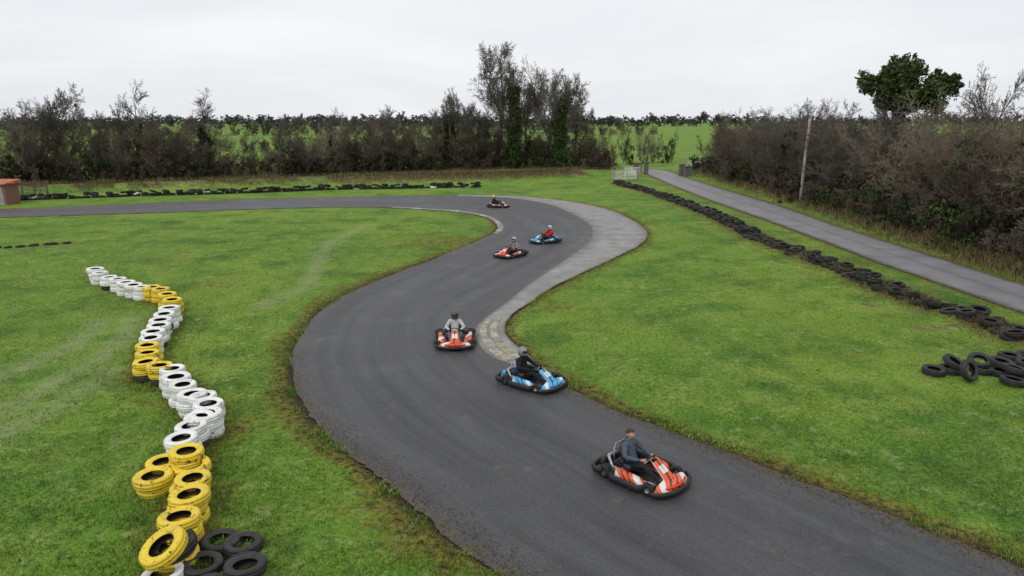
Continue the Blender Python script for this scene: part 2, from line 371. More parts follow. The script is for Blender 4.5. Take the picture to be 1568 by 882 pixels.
q=np.vstack([q1,q2,q3]); blades('dry_grass',q[:,0],q[:,1],.2,.6,.035,dm_,.8)
blades('verge_grass',q4[:,0],q4[:,1],.08,.28,.022,dm_,.8)
lm,nt,b=newmat('leaf_litter',.8,.2)
L(nt,ramp(nt,attr(nt,'rnd').outputs['Fac'],[(0,(.03,.022,.012)),(.5,(.08,.055,.03)),(1,(.20,.15,.07))]),b.inputs['Base Color'])
q=np.vstack([along(trA,9000,.35,40,6),along(trB[msk>0],5000,.25,40,6),along(tyreW,1800,.5)])
n=len(q); zz=terrain(q[:,0],q[:,1]); zz=np.maximum(zz,.008)+.008
a=np.random.rand(n)*6.28; sz=np.random.uniform(.008,.03,n)
V=np.empty((n,4,3))
for k in range(4):
    aa=a+k*math.pi/2; V[:,k]=np.stack([q[:,0]+np.cos(aa)*sz*(1 if k%2 else .5),q[:,1]+np.sin(aa)*sz*(1 if k%2 else .5),zz+np.random.rand(n)*.012],1)
me=fast_mesh('leaf_litter',V.reshape(-1,3),np.arange(n*4).reshape(n,4),[lm]); setattr_(me,'rnd',np.repeat(np.random.rand(n),4)); obj('leaf_litter',me)
# ------------------------------------------------------------------ VEGETATION generators
def frusta(segs,minr=.012):
    out=[];fo=[];off=0
    A=np.array([s[0] for s in segs]);B=np.array([s[1] for s in segs]);ra=np.maximum(minr,np.array([s[2] for s in segs]));rb=np.maximum(minr*.8,np.array([s[3] for s in segs]))
    for k,sel in ((7,ra>.08),(3,ra<=.08)):
        a=A[sel];b=B[sel];r1=ra[sel];r2=rb[sel];n=len(a)
        if n==0: continue
        d=b-a; d/=np.linalg.norm(d,axis=1)[:,None]+1e-9
        ref=np.where(np.abs(d[:,2:3])>.9,np.array([[1.,0,0]]),np.array([[0,0,1.]]))
        u=np.cross(d,ref);u/=np.linalg.norm(u,axis=1)[:,None];v=np.cross(d,u)
        V=np.empty((n,2,k,3))
        for j in range(k):
            o=math.cos(j*2*math.pi/k)*u+math.sin(j*2*math.pi/k)*v
            V[:,0,j]=a+o*r1[:,None];V[:,1,j]=b+o*r2[:,None]
        base=off+np.arange(n)*2*k
        for j in range(k):
            j2=(j+1)%k; fo.append(np.stack([base+j,base+j2,base+k+j2,base+k+j],1))
        out.append(V.reshape(-1,3)); off+=n*2*k
    return np.vstack(out),np.vstack(fo)
def rdir():
    return Vector((random.gauss(0,1),random.gauss(0,1),random.gauss(0,1))).normalized()
def grow(segs,p,d,Ln,r,lev,cfg):
    n=cfg['n'][lev]; mx=len(cfg['n'])-1
    for i in range(n):
        d=(d+rdir()*cfg['wig'][lev]+Vector((0,0,cfg['trop'][lev]))).normalized()
        q=p+d*(Ln/n); r2=r*cfg['tap'][lev]
        segs.append((tuple(p),tuple(q),r,r2))
        if lev<mx and i>=cfg['start'][lev]:
            for k in range(cfg['ch'][lev]):
                ax=d.cross(rdir()).normalized(); an=math.radians(random.uniform(*cfg['ang'][lev]))
                cd=(Matrix.Rotation(an,3,ax)@d).normalized()
                grow(segs,q,cd,Ln*cfg['rat'][lev]*random.uniform(.6,1.15)*(1-.35*i/n),r2*random.uniform(.45,.65),lev+1,cfg)
        p=q;r=r2
def leaves(centers,radii,n,size,flat=0):
    cl=[]
    for c,r in zip(centers,radii):
        m=max(4,int(n/len(centers)/28))
        for _ in range(m):
            d=rdir()*random.random()**.35; cl.append((c[0]+d.x*r[0],c[1]+d.y*r[1],c[2]+d.z*r[2],random.uniform(.12,.3)*max(.6,min(r))))
    cl=np.array(cl); k=np.random.randint(0,len(cl),n)
    C=cl[k,:3]+np.random.randn(n,3)*cl[k,3:4]*.75
    a=np.random.randn(n,3);a/=np.linalg.norm(a,axis=1)[:,None]; b_=np.random.randn(n,3); b_=np.cross(a,b_); b_/=np.linalg.norm(b_,axis=1)[:,None]
    s=size*np.random.uniform(.5,1.3,n)[:,None]
    V=np.stack([C-a*s,C+b_*s*.55,C+a*s,C-b_*s*.55],1)
    return V.reshape(-1,3),np.arange(n*4).reshape(n,4)
def merge(parts):
    V=[];Fs=[];mi=[];o=0
    for k,(v,f) in enumerate(parts):
        V.append(v);Fs.append(f+o);mi.append(np.full(len(f),k));o+=len(v)
    return np.vstack(V),np.vstack(Fs),np.concatenate(mi)
def vegmat(name,stops,scale=1.2,rough=.85,trans=False):
    m,nt,b=newmat(name,rough,.15)
    oi=nt.nodes.new('ShaderNodeObjectInfo').outputs['Random']; f=noise(nt,scale,2,.6,pos(nt))
    f2=math_(nt,'ADD',math_(nt,'MULTIPLY',f,.6),math_(nt,'MULTIPLY',oi,.4))
    L(nt,ramp(nt,f2,stops),b.inputs['Base Color']); return m
bark=vegmat('bark_grey',[(.2,(.080,.070,.056)),(.5,(.125,.112,.092)),(.8,(.19,.172,.145))])
twig_brown=vegmat('twigs_brown',[(.2,(.070,.052,.043)),(.5,(.115,.088,.070)),(.8,(.17,.135,.105))],.5)
twig_warm=vegmat('twigs_warm',[(.2,(.12,.090,.068)),(.5,(.19,.152,.115)),(.8,(.27,.23,.175))],.5)
ivy=vegmat('ivy_leaves',[(.25,(.020,.034,.010)),(.5,(.038,.062,.017)),(.75,(.068,.098,.030))],1.5,.5)
scrub=vegmat('scrub_leaves',[(.25,(.026,.022,.014)),(.5,(.050,.043,.026)),(.8,(.080,.075,.040))],.8,.8)
far_tw=vegmat('hazed_distant_foliage',[(.2,(.065,.070,.070)),(.5,(.090,.096,.094)),(.8,(.125,.13,.118))],.03)  # distance haze painted into the base colour: paler, cooler grey for far trees
CFG_H=dict(n=[4,6,4,3,2],wig=[.10,.16,.22,.26,.3],trop=[.02,.06,.06,.04,.02],tap=[.88,.83,.78,.72,.6],start=[1,1,0,0],ch=[3,2,3,3],ang=[(25,62),(25,52),(28,55),(25,60)],rat=[.95,.48,.52,.52])
CFG_T=dict(CFG_H,ch=[3,2,2,3],rat=[.9,.48,.5,.5],trop=[.02,.07,.07,.05,.02],ang=[(22,58),(25,52),(28,55),(25,60)])
CFG_P=dict(n=[7,4,3,2],wig=[.08,.2,.24,.3],trop=[.04,.12,.08,.02],tap=[.84,.78,.72,.6],start=[1,0,0],ch=[3,3,2],ang=[(30,60),(25,50),(25,60)],rat=[.36,.5,.5])
CFG_S=dict(n=[5,4,3,1],wig=[.14,.24,.3,.3],trop=[.04,.06,.05,.02],tap=[.80,.76,.72,.6],start=[0,0,0],ch=[2,2,3],ang=[(20,55),(25,60),(25,65)],rat=[.46,.52,.50])
def tree_mesh(name,Ht,r,seed,mats,lean=0,ivycol=None,nleaf=0,cfg=CFG_T,minr=.017,trunks=1,tl=.42,spread=1.,halfw=None):
    random.seed(seed);np.random.seed(seed); segs=[]
    for t in range(trunks):
        st=Vector((0,0,-.2)) if t==0 else Vector((random.uniform(-1,1),random.uniform(-1,1),-.2))
        grow(segs,st,Vector((random.uniform(-.1,.1)+lean+ (t*.25 if t else 0),random.uniform(-.1,.1),1)).normalized(),Ht*tl*(1-.12*t),r*(1-.2*t),0,cfg)
    zmax=max(s[1][2] for s in segs); sc=Ht/zmax
    if halfw:   # widen the crown to a measured half-width, keeping the trunk foot slim
        E=np.array([s[1] for s in segs]); rr=np.percentile(np.hypot(E[:,0],E[:,1]),97)*sc; spread=halfw/rr
    v,f=frusta(segs,minr/sc); parts=[(v*np.array([spread*sc,spread*sc,sc]),f)]
    if ivycol: parts.append(leaves(ivycol[0],ivycol[1],nleaf,.17))
    V,Fs,mi=merge(parts); return fast_mesh(name,V,Fs,mats,False,mi)
def thicket(name,Ht,rad,seed,mats,stems=11,nleaf=2200,lowfrac=.45,minr=.013):
    random.seed(seed);np.random.seed(seed);segs=[]
    for k in range(stems):
        a=random.uniform(0,6.28);rr=rad*random.random()**.6*.8
        o=Vector((math.cos(a)*rr,math.sin(a)*rr,-.3)); d=Vector((math.cos(a)*.28,math.sin(a)*.28,1)).normalized()
        grow(segs,o,d,Ht*random.uniform(.45,.92),.075*random.uniform(.6,1.3),0,CFG_S)
    parts=[frusta(segs,minr)]
    cs=[];rs=[]
    for k in range(9):
        a=random.uniform(0,6.28);rr=rad*random.random()**.5*1.0; z=Ht*lowfrac*random.random()*1.1
        cs.append((math.cos(a)*rr,math.sin(a)*rr,z));rs.append((random.uniform(.7,1.3),random.uniform(.7,1.3),random.uniform(.6,1.5)))
    parts.append(leaves(cs,rs,nleaf,.13))
    V,Fs,mi=merge(parts); return fast_mesh(name,V,Fs,mats,False,mi)
brL=[thicket('thicket_a',7.0,2.6,1,[twig_brown,scrub],8,1700),thicket('thicket_b',6.5,2.4,2,[twig_brown,scrub],8,2000),thicket('thicket_c',7.5,2.6,3,[twig_warm,scrub],7,1200),thicket('thicket_d',6.5,2.2,4,[twig_brown,ivy],7,3800,.7)]
brR=[thicket('thicket_e',8.0,2.6,5,[twig_warm,scrub],8,1500),thicket('thicket_f',7.6,2.6,6,[twig_warm,scrub],8,1700),thicket('thicket_g',8.2,2.4,7,[bark,scrub],8,1300),thicket('thicket_h',7.6,2.4,8,[twig_brown,ivy],7,3800,.6)]
def hedge(name,P,meshes,wts,spacing,rows,rowgap,s0,s1,side,keep=lambda x,y,r:True,seed=1,sfun=None,off=1.6):
    random.seed(seed); np.random.seed(seed); par=empty(name); 
    s=np.concatenate([[0],np.cumsum(np.linalg.norm(np.diff(P,axis=0),axis=1))]); 
    pts=[]
    for r in range(rows):
        t=random.random()*spacing
        while t<s[-1]:
            x=np.interp(t,s,P[:,0]);y=np.interp(t,s,P[:,1]); i=min(np.searchsorted(s,t),len(P)-1); i=max(i,1)
            d=P[i]-P[i-1];d=d/np.linalg.norm(d); nrm=np.array([-d[1],d[0]])*side
            o=nrm*(off+r*rowgap)+np.random.randn(2)*.35
            if keep(x,y,r): pts.append((x+o[0],y+o[1],t))
            t+=spacing*random.uniform(.75,1.25)
    if not pts: return par
    zz=terrain(np.array([p[0] for p in pts]),np.array([p[1] for p in pts]))
    for (x,y,t),z in zip(pts,zz):
        me=random.choices(meshes,wts)[0]; sc=random.uniform(s0,s1)
        if sfun: sc*=sfun(x,y)
        obj('bush',me,par,(x,y,z-.1),(0,0,random.uniform(0,6.28)),(sc*random.uniform(.9,1.15),sc*random.uniform(.9,1.15),sc))
    return par
def sL(x,y):
    px=784+F*x/ (y*.98)
    if 335<px<470: return .72
    if px<335: return 1.02
    if px>660: return .88
    return .95
hedge('hedgerow',hedL,brL,[4,4,3,2],2.9,2,2.6,.62,1.15,1,seed=3,sfun=sL)
hedge('hedgerow',hedR,brR,[4,4,3,1.5],2.8,4,3.0,.72,1.10,1,seed=5,sfun=lambda x,y:1.0 if y<60 else (.95 if y<80 else .90),off=2.2)
bram=thicket('bramble',1.7,1.3,21,[twig_warm,scrub],10,1000,.8,.010)
bram2=thicket('bramble2',1.5,1.3,22,[twig_brown,ivy],8,1300,.8,.010)
hedge('bramble_bank',hedR,[bram,bram2],[3,1],1.8,1,0,.7,1.3,1,seed=8,off=.7)
hedge('bramble_bank',hedL,[bram,bram2],[3,1],2.6,1,0,.8,1.7,1,seed=9,off=.6)
hedge('field_hedge',np.array([(-150.,165),(-60,170),(-5,175),(20,200)]),brL,[2,2,3,1],4.5,1,2,.45,.8,1,seed=11)
hedge('field_hedge',np.array([(-330.,330),(-120,340),(60,350),(75,352)]),brL,[2,2,2,1],7,1,2,.6,1.1,1,seed=12)
def blob_tree(seed,Ht=9,rad=5):
    random.seed(seed);np.random.seed(seed)
    cs=[(random.uniform(-rad,rad)*.6,random.uniform(-rad,rad)*.6,Ht*random.uniform(.1,.8)) for _ in range(12)]
    rs=[(random.uniform(1.4,2.4),)*2+(random.uniform(1.2,2.6),) for _ in range(12)]
    v,f=leaves(cs,rs,1500,.42); return fast_mesh('distant_tree',v,f,[far_tw])
bt=[blob_tree(s) for s in (1,2,3)]
bare_far=tree_mesh('far_bare',13,.3,55,[far_tw],minr=.07,cfg=CFG_T,tl=.42)
par=empty('distant_treeline'); random.seed(31)
for (yy,x0,x1,st,s0,s1) in ((520,-520,520,6,.45,.85),(760,-800,800,8,.7,1.2),(1250,-1300,1300,11,1.1,1.9)):
    x=x0
    while x<x1:
        g=vnoise(np.array([x*.02]),np.array([yy*.1]),2)[0]
        if g>.28 or yy>1000:
            sc=random.uniform(s0,s1)*(.75+.5*g); me=random.choice(bt) if random.random()<.85 else bare_far
            obj('distant_tree',me,par,(x,yy+random.uniform(-12,12),-.3),(0,0,random.uniform(0,6)),(sc*1.5,sc*1.5,sc) if me is not bare_far else sc)
        x+=st*random.uniform(.6,1.4)
def place(name,me,px,py,sc=1.,rz=0,dy=0,dx=0):
    x,y=W(px,py); x+=dx; y+=dy
    return obj(name,me,None,(x,y,tz(x,y)-.1),(0,0,rz),sc)
def column(zs,rad,jit=.25):
    random.seed(int(rad*100)+len(zs)); c=[];r=[]
    for z in zs:
        c.append((random.uniform(-jit,jit),random.uniform(-jit,jit),z)); k=rad*random.uniform(.75,1.15)*(1-.35*z/max(zs)); r.append((k,k,.9))
    return c,r
hero=tree_mesh('hero_tree',20.5,.36,101,[bark,ivy],ivycol=column([1,2,3,4,5],1.0),nleaf=2500,minr=.021,cfg=CFG_H,halfw=7.6)
heroB=tree_mesh('hero_treeB',17.0,.30,163,[bark],minr=.021,cfg=CFG_H,halfw=6.2)
hero2=tree_mesh('hero_tree2',15,.28,107,[bark,ivy],ivycol=column([1,2,3,4,5,6,7,8,9,10],1.5),nleaf=10000,minr=.020,cfg=dict(CFG_T,rat=[.8,.5,.52,.52]),halfw=4.5)
hero3=tree_mesh('hero_tree3',14.5,.34,113,[bark,ivy],ivycol=column([1,2,3,4,5,6,7,8,9,10,11,12],1.6),nleaf=14000,minr=.02,cfg=CFG_P,tl=.85)
small=tree_mesh('small_tree',12.,.17,121,[bark],minr=.017,halfw=3.8)
small2=tree_mesh('small_tree2',12.,.20,127,[bark,ivy],ivycol=column([1,2,3,4,5,6],.8),nleaf=4000,minr=.017,cfg=CFG_P,tl=.85)
small3=tree_mesh('small_tree3',12.,.17,151,[bark],minr=.017,cfg=CFG_T,halfw=4.4)
place('ash_tree',hero,762,256,1,0,0)
place('ash_tree',heroB,838,257,1,2.2,2)
place('ash_tree',heroB,806,255,(.85,.85,1.08),4.0,5)
place('ivy_clad_tree',hero3,786,257,1,.5,-2)
place('ivy_clad_tree',hero2,856,258,1,1.)
place('ivy_clad_tree',hero2,738,257,(.72,.72,.72),2.)
place('ivy_clad_tree',hero2,690,259,(.8,.8,.78),4.)
place('bare_tree',small3,712,258,(1.05,1.05,1.08),3.3,4)
place('bare_tree',small,880,257,(1.0,1.0,1.0),2.6,4)
place('bare_tree',small3,62,283,(1.1,1.1,1.04),.3,3)
place('bare_tree',small,95,283,(.85,.85,.9),1.3,3)
place('bare_tree',small2,205,279,(1.1,1.1,1.06),2.0,3)
place('bare_tree',small2,302,275,(1.2,1.2,1.0),4.0,3)
place('bare_tree',small,160,279,(.8,.8,.82),5.0,3)
place('bare_tree',small3,20,285,(.7,.7,.78),2.0,3)
place('bare_tree',small,585,266,(.8,.8,.84),2.6,4)
place('bare_tree',small2,500,268,(.8,.8,.8),3.6,4)
place('bare_tree',small3,530,268,(.66,.66,.76),1.6,4)
place('bare_tree',small,650,263,(.7,.7,.78),3.9,4)
place('bare_tree',small3,420,270,(.6,.6,.7),.9,4)
for k,(px,py,s) in enumerate([(930,256,.70),(962,252,.86),(985,250,.84),(1003,250,.80),(1022,250,.84)]):
    place('poplar_tree',[brR[0],brR[3],brR[1]][k%3],px,py,(s*.48,s*.48,s*.95),k*1.3)
random.seed(77); np.random.seed(77)
cs=[];rs=[]
for _ in range(34):
    a=random.uniform(0,6.28);rr=random.random()**.6*3.6
    cs.append((math.cos(a)*rr,math.sin(a)*rr,8.2+random.uniform(0,4.0)*(1-.45*(rr/3.6)**2)+ .3)); rs.append((random.uniform(.7,1.3),random.uniform(.7,1.3),random.uniform(.6,1.0)))
for z in range(1,8): cs.append((random.uniform(-.3,.3),random.uniform(-.3,.3),z)); rs.append((.8,.8,.8))
ivt=tree_mesh('ivy_tree',11.8,.35,131,[bark,ivy],ivycol=(cs,rs),nleaf=30000,minr=.02,cfg=dict(CFG_T,rat=[.6,.5,.5,.5]),halfw=3.4)
obj('ivy_clad_tree',ivt,None,(34.8,63,.4),(0,0,.8))
rt=tree_mesh('right_bare',12.5,.20,141,[bark],minr=.016,cfg=dict(CFG_T,wig=[.16,.24,.30,.34,.3]),halfw=4.6)
for (x,y,s,rz) in ((40,60,.98,0),(44,54,.92,2),(46.5,50,.88,4),(33,80,.80,1),(31.5,88,.74,3),(29.5,96,.70,5),(45,46,.80,2.5)):
    obj('bare_tree',rt,None,(x,y,.2),(0,0,rz),(s*.9,s*.9,s))
# ------------------------------------------------------------------ TYRES
def tyre_mesh(name,R=.39,ri=.215,w=.21,mats=(),seg=56):
    h=w/2
    prof=[(R-.004,-h+.03),(R,-.045),(R-.01,-.042),(R-.01,-.034),(R,-.031),(R,.031),(R-.01,.034),(R-.01,.042),(R,.045),(R-.004,h-.03),(R-.022,h-.006),(R-.06,h+.004),(R-.11,h-.006),(ri+.02,h-.022),(ri,h-.035),(ri+.006,h-.05),(R-.05,h-.05),(R-.025,0),(R-.05,-h+.05),(ri+.006,-h+.05),(ri,-h+.035),(ri+.02,-h+.022),(R-.11,-h+.006),(R-.06,-h-.004),(R-.022,-h+.006)]
    m=len(prof);V=[];Fs=[];mi=[]
    for i in range(seg):
        a=i*2*math.pi/seg
        for j,(r,z) in enumerate(prof):
            rr=r-(.010 if (i%2==0 and (j<=1 or j in(8,9,10,24))) else 0)
            V.append((rr*math.cos(a),rr*math.sin(a),z))
    for i in range(seg):
        i2=(i+1)%seg
        for j in range(m):
            j2=(j+1)%m; Fs.append((i*m+j,i2*m+j,i2*m+j2,i*m+j2)); mi.append(1 if 14<=j<=19 else 0)
    return pymesh(name,V,Fs,mats,True,mi)
rub,nt,b=newmat('black_rubber',.6,.35); P=objc(nt)
c=ramp(nt,noise(nt,5,5,.7,P),[(.35,(.014,.014,.015)),(.6,(.035,.034,.033)),(.8,(.085,.08,.068))]); L(nt,c,b.inputs['Base Color'])
rubm,nt,b=newmat('mossy_rubber',.75,.25); P=pos(nt)
c=ramp(nt,noise(nt,4,5,.7,P),[(.35,(.012,.012,.012)),(.55,(.03,.029,.026)),(.64,(.065,.065,.025)),(.8,(.09,.11,.03))]); L(nt,c,b.inputs['Base Color'])
def paintmat(name,col,thr):
    m,nt,b=newmat(name,.5,.4); P=pos(nt)
    n1=noise(nt,7,6,.75,P); c=mix(nt,ramp(nt,n1,[(thr,0.),(thr+.05,1.)]),col,(.03,.028,.025))
    c=mix(nt,ramp(nt,noise(nt,2.5,5,.7,P),[(.48,0.),(.72,.7)]),c,tuple(x*.5+.03 for x in col))
    c=mix(nt,ramp(nt,noise(nt,25,3,.7,P),[(.58,0.),(.75,.6)]),c,(.10,.10,.05))
    L(nt,c,b.inputs['Base Color']); bump(nt,b,noise(nt,20,4,.7,P),.2,.008); return m
yp=paintmat('yellow_paint',(.80,.58,.035),.565); wp=paintmat('white_paint',(.80,.80,.77),.60)
inr,nt,b=newmat('tyre_inside',.8,.2); L(nt,ramp(nt,noise(nt,6,4,.7,pos(nt)),[(.3,(.010,.010,.010)),(.7,(.03,.03,.028))]),b.inputs['Base Color'])
TY={'y':tyre_mesh('tyre_yellow',mats=[yp,inr]),'w':tyre_mesh('tyre_white',mats=[wp,inr]),'k':tyre_mesh('tyre_black',mats=[rub,inr]),'m':tyre_mesh('tyre_mossy',mats=[rubm,inr],seg=32)}
random.seed(5)
tw=empty('painted_tyre_wall')
st=[('w',147,411,3),('w',152,416,3),('w',166,423,3),('w',179,426,3),('w',192,430,3),('w',205,434,3),('w',217,437,3),('y',232,438,3),('y',245,441,3),('y',257,448,3),('y',263,457,3),
('w',260,470,3),('w',252,479,3),('w',246,488,3),('w',241,497,3),('w',236,506,3),('w',231,515,3),('y',228,526,3),('y',225,538,3),('y',222,552,3),('y',247,558,3),
('w',262,564,3),('w',270,575,3),('w',281,588,3),('w',293,602,3),('w',312,604,3),('w',319,616,3),('w',314,631,3),('w',303,636,3),('w',291,650,3),('w',276,671,3),
('y',283,691,3),('y',250,706,2),('y',289,713,2),('y',291,732,3),('y',234,728,2),('y',287,757,3),('y',275,791,3)]
for (k,px,py,n) in st:
    h=n*.205
    x,y=W(px,py,h+.02); z0=tz(x,y); tx=random.uniform(-.03,.03);ty=random.uniform(-.03,.03)
    for j in range(n):
        kk=k
        if random.random()<.05 and j<n-1: kk='k'
        obj('tyre',TY[kk],tw,(x+random.uniform(-.05,.05),y+random.uniform(-.05,.05),z0+.10+j*.206),(tx+random.uniform(-.03,.03),ty+random.uniform(-.03,.03),random.uniform(0,6)),random.uniform(.91,1.04))
x,y=W(252,848,.5); 
obj('tyre',TY['y'],tw,(x,y,.62),(math.radians(18),math.radians(-20),0),1.05)
x,y=W(268,850,.2); obj('tyre',TY['y'],tw,(x,y,.16),(.05,.0,0),1.05); obj('tyre',TY['k'],tw,(x-.02,y,.37),(.1,-.15,0),1.05)
tp=empty('loose_tyre_pile')
for (k,px,py,z,rx,ry) in (('k',372,836,.12,.05,.0),('k',338,832,.11,.0,.05),('k',310,868,.12,.06,.04),('k',376,870,.12,-.05,.05),('w',250,884,.14,.1,0),('k',376,871,.33,.12,.05),('k',318,905,.12,0,0)):
    x,y=W(px,py,z); obj('tyre',TY[k],tp,(x,y,z+.02),(rx,ry,random.uniform(0,6)),.92)
tp=empty('loose_tyre_pile')
for (px,py,z,rx,ry,rz) in ((1430,568,.11,.05,.03,0),(1456,566,.11,0,.05,0),(1461,556,.34,.45,.2,.4),(1484,568,.36,1.15,.25,.35),(1500,553,.3,.35,-.2,.2),(1503,566,.11,0,0,.2),(1533,556,.32,.12,.1,0),(1532,570,.11,0,0,0),(1551,584,.11,.0,.1,0),(1553,566,.32,.15,.1,1),(1572,577,.11,0,0,0),(1575,558,.33,.15,0,0),(1546,546,.11,0,0,0),(1592,590,.11,0,0,0),(1590,568,.34,.2,0,0),(1575,545,.11,0,0,0)):
    x,y=W(px,py,z); obj('tyre',TY['k'],tp,(x,y,z+.02),(rx,ry,rz),.88)
def tyre_line(name,P,rows,layers,sp,kinds,sink=.05,sc=.95,seed=1,jit=.08,p2=.35):
    random.seed(seed); par=empty(name); s=np.concatenate([[0],np.cumsum(np.linalg.norm(np.diff(P,axis=0),axis=1))]); pts=[]
    t=0
    while t<s[-1]:
        i=max(1,min(np.searchsorted(s,t),len(P)-1)); d=P[i]-P[i-1];d=d/np.linalg.norm(d);nr_=np.array([-d[1],d[0]])
        x=np.interp(t,s,P[:,0]);y=np.interp(t,s,P[:,1])
        for r in range(rows):
            for l in range(layers):
                if l and random.random()<p2: continue
                o=nr_*((r-(rows-1)/2)*.72+random.gauss(0,jit))+d*random.gauss(0,jit)
                pts.append((x+o[0],y+o[1],l))
        t+=sp
    zz=terrain(np.array([p[0] for p in pts]),np.array([p[1] for p in pts]))
    for (x,y,l),z in zip(pts,zz):
        obj('tyre',TY[random.choices(*kinds)[0]],par,(x,y,z+.1-sink+l*.18),(random.gauss(0,.12),random.gauss(0,.12),random.uniform(0,6)),sc*random.uniform(.85,1.05))
tyre_line('tyre_barrier',tyreR,2,2,.72,(['m','k'],[4,1]),sink=.08,seed=2,p2=.5)
tyre_line('tyre_barrier',tyreL,1,3,.66,(['m','k','w'],[6,3,.2]),sink=.0,seed=3,p2=.25)
tyre_line('tyre_edging',WL([(-60,384),(0,381),(60,377),(118,372)]),1,1,.62,(['m','k'],[4,1]),sink=.07,seed=4,sc=.7)
# ------------------------------------------------------------------ pole, gate, pillars, hut, fence
wood=simple('weathered_wood',(.34,.32,.29),.8,.2,.4,3); polew=simple('pole_wood',(.52,.50,.46),.8,.2,.25,3); stone=simple('pillar_stone',(.16,.155,.14),.85,.2,.5,4)
gal=simple('galvanised_steel',(.55,.56,.56),.45,.5,.2,6,.4); whitep=simple('white_gate_paint',(.78,.78,.76),.5,.4,.2,5)
def tube(pts,r,sides=8,closed=False,sq=(1,1)):
    pts=[Vector(p) for p in pts]; n=len(pts);V=[];Fs=[]
    rr=r if hasattr(r,'__len__') else [r]*n
    for i,p in enumerate(pts):
        if closed: d=pts[(i+1)%n]-pts[i-1]
        else: d=pts[min(i+1,n-1)]-pts[max(i-1,0)]
        d.normalize(); ref=Vector((0,0,1)) if abs(d.z)<.9 else Vector((1,0,0)); u=d.cross(ref).normalized(); v=u.cross(d).normalized()
        for j in range(sides):
            a=j*2*math.pi/sides; V.append(p+u*math.cos(a)*rr[i]*sq[0]+v*math.sin(a)*rr[i]*sq[1])
    for i in range(n if closed else n-1):
        i2=(i+1)%n
        for j in range(sides): j2=(j+1)%sides; Fs.append((i*sides+j,i*sides+j2,i2*sides+j2,i2*sides+j))
    if not closed: Fs.append(tuple(range(sides))[::-1]); Fs.append(tuple((n-1)*sides+j for j in range(sides)))
    return V,Fs
def join(parts):
    V=[];Fs=[];mi=[]
    for k,(v,f) in parts:
        o=len(V);V+=[tuple(x) for x in v];Fs+=[tuple(i+o for i in q) for q in f];mi+=[k]*len(f)
    return V,Fs,mi
def boxp(x0,x1,y0,y1,z0,z1):
    V=[(x,y,z) for z in (z0,z1) for x,y in ((x0,y0),(x1,y0),(x1,y1),(x0,y1))]
    return V,[(3,2,1,0),(4,5,6,7),(0,1,5,4),(1,2,6,5),(2,3,7,6),(3,0,4,7)]
x,y=W(1225,313)
V,Fs,mi=join([(0,tube([(0,0,-.5),(.05,0,4),(.14,0,8.0)],[.17,.14,.11],10)),(1,tube([(.1,-.14,7.0),(.1,-.2,7.0)],.05,6)),(1,tube([(.1,-.10,7.6),(.1,-.18,7.6),(.1,-.18,7.8)],.04,6))])
obj('utility_pole',pymesh('utility_pole',V,Fs,[polew,gal],True,mi),None,(x,y,tz(x,y)))
def gate(name,px,py,wd,ht,rz,mat):
    x,y=W(px,py); parts=[]
    for k in range(6): z=.2+k*(ht-.25)/5; parts.append((0,tube([(-wd/2,0,z),(wd/2,0,z)],.035,6)))
    for xx in (-wd/2,0,wd/2): parts.append((0,tube([(xx,0.02,.12),(xx,.02,ht+.02)],.04,6)))
    parts.append((0,tube([(-wd/2,.04,.2),(wd/2,.04,ht-.05)],.03,6)))
    for xx in (-wd/2-.2,wd/2+.2): parts.append((1,boxp(xx-.1,xx+.1,-.1,.1,-.3,ht+.3)))
    V,Fs,mi=join(parts); obj(name,pymesh(name,V,Fs,[mat,wood],False,mi),None,(x,y,tz(x,y)),(0,0,rz))
gate('field_gate',957,277,3.1,1.25,.25,whitep); gate('field_gate',967,270,2.6,1.25,-.9,whitep); gate('field_gate',1062,257,2.6,1.2,.2,gal)
for px,py,hh,ww in ((989,266,1.6,.55),(1043,269,1.5,.6),(1053,270,1.25,1.1),(976,263,1.2,1.2),(939,276,1.5,.3)):
    x,y=W(px,py)
    V,Fs,mi=join([(0,boxp(-ww/2,ww/2,-.28,.28,-.3,hh)),(0,boxp(-ww/2-.06,ww/2+.06,-.34,.34,hh+.001,hh+.12)),(0,boxp(-ww/2+.08,ww/2-.08,-.2,.2,hh+.121,hh+.2))])
    o=obj('stone_gate_pillar',pymesh('pillar',V,Fs,[stone],False,mi),None,(x,y,tz(x,y)),(0,0,.2)); bevel(o,.03)
brick,nt,b=newmat('brick',.85,.2); br=nt.nodes.new('ShaderNodeTexBrick'); br.inputs['Color1'].default_value=(.22,.08,.05,1);br.inputs['Color2'].default_value=(.14,.06,.04,1);br.inputs['Mortar'].default_value=(.3,.28,.25,1);br.inputs['Scale'].default_value=4
mp=nt.nodes.new('ShaderNodeMapping'); mp.inputs['Rotation'].default_value=(math.radians(90),0,0); L(nt,objc(nt),mp.inputs[0]); L(nt,mp.outputs[0],br.inputs['Vector']); L(nt,br.outputs[0],b.inputs['Base Color'])
roofm=simple('orange_roof',(.45,.13,.05),.6,.3,.4,3); darkm=simple('dark_opening',(.02,.02,.02),.5,.3)
hx,hy=W(4,313); hut=empty('marshal_hut',(hx,hy,tz(hx,hy)),-.1)
V,Fs,mi=join([(0,boxp(-1.6,1.2,-.8,-.65,-.2,1.9)),(0,boxp(-1.6,1.2,.65,.8,-.2,1.9)),(0,boxp(-1.6,-1.45,-.65,.65,-.2,1.9)),(0,boxp(1.05,1.2,-.65,.65,-.2,1.9))]); obj('walls',pymesh('walls',V,Fs,[brick],False,mi),hut)
V=[(-1.8,-1.05,1.87),(1.4,-1.05,1.87),(1.4,1.0,1.92),(-1.8,1.0,1.92),(-1.8,-1.05,1.98),(1.4,-1.05,1.98),(1.4,1.0,2.25),(-1.8,1.0,2.25)]
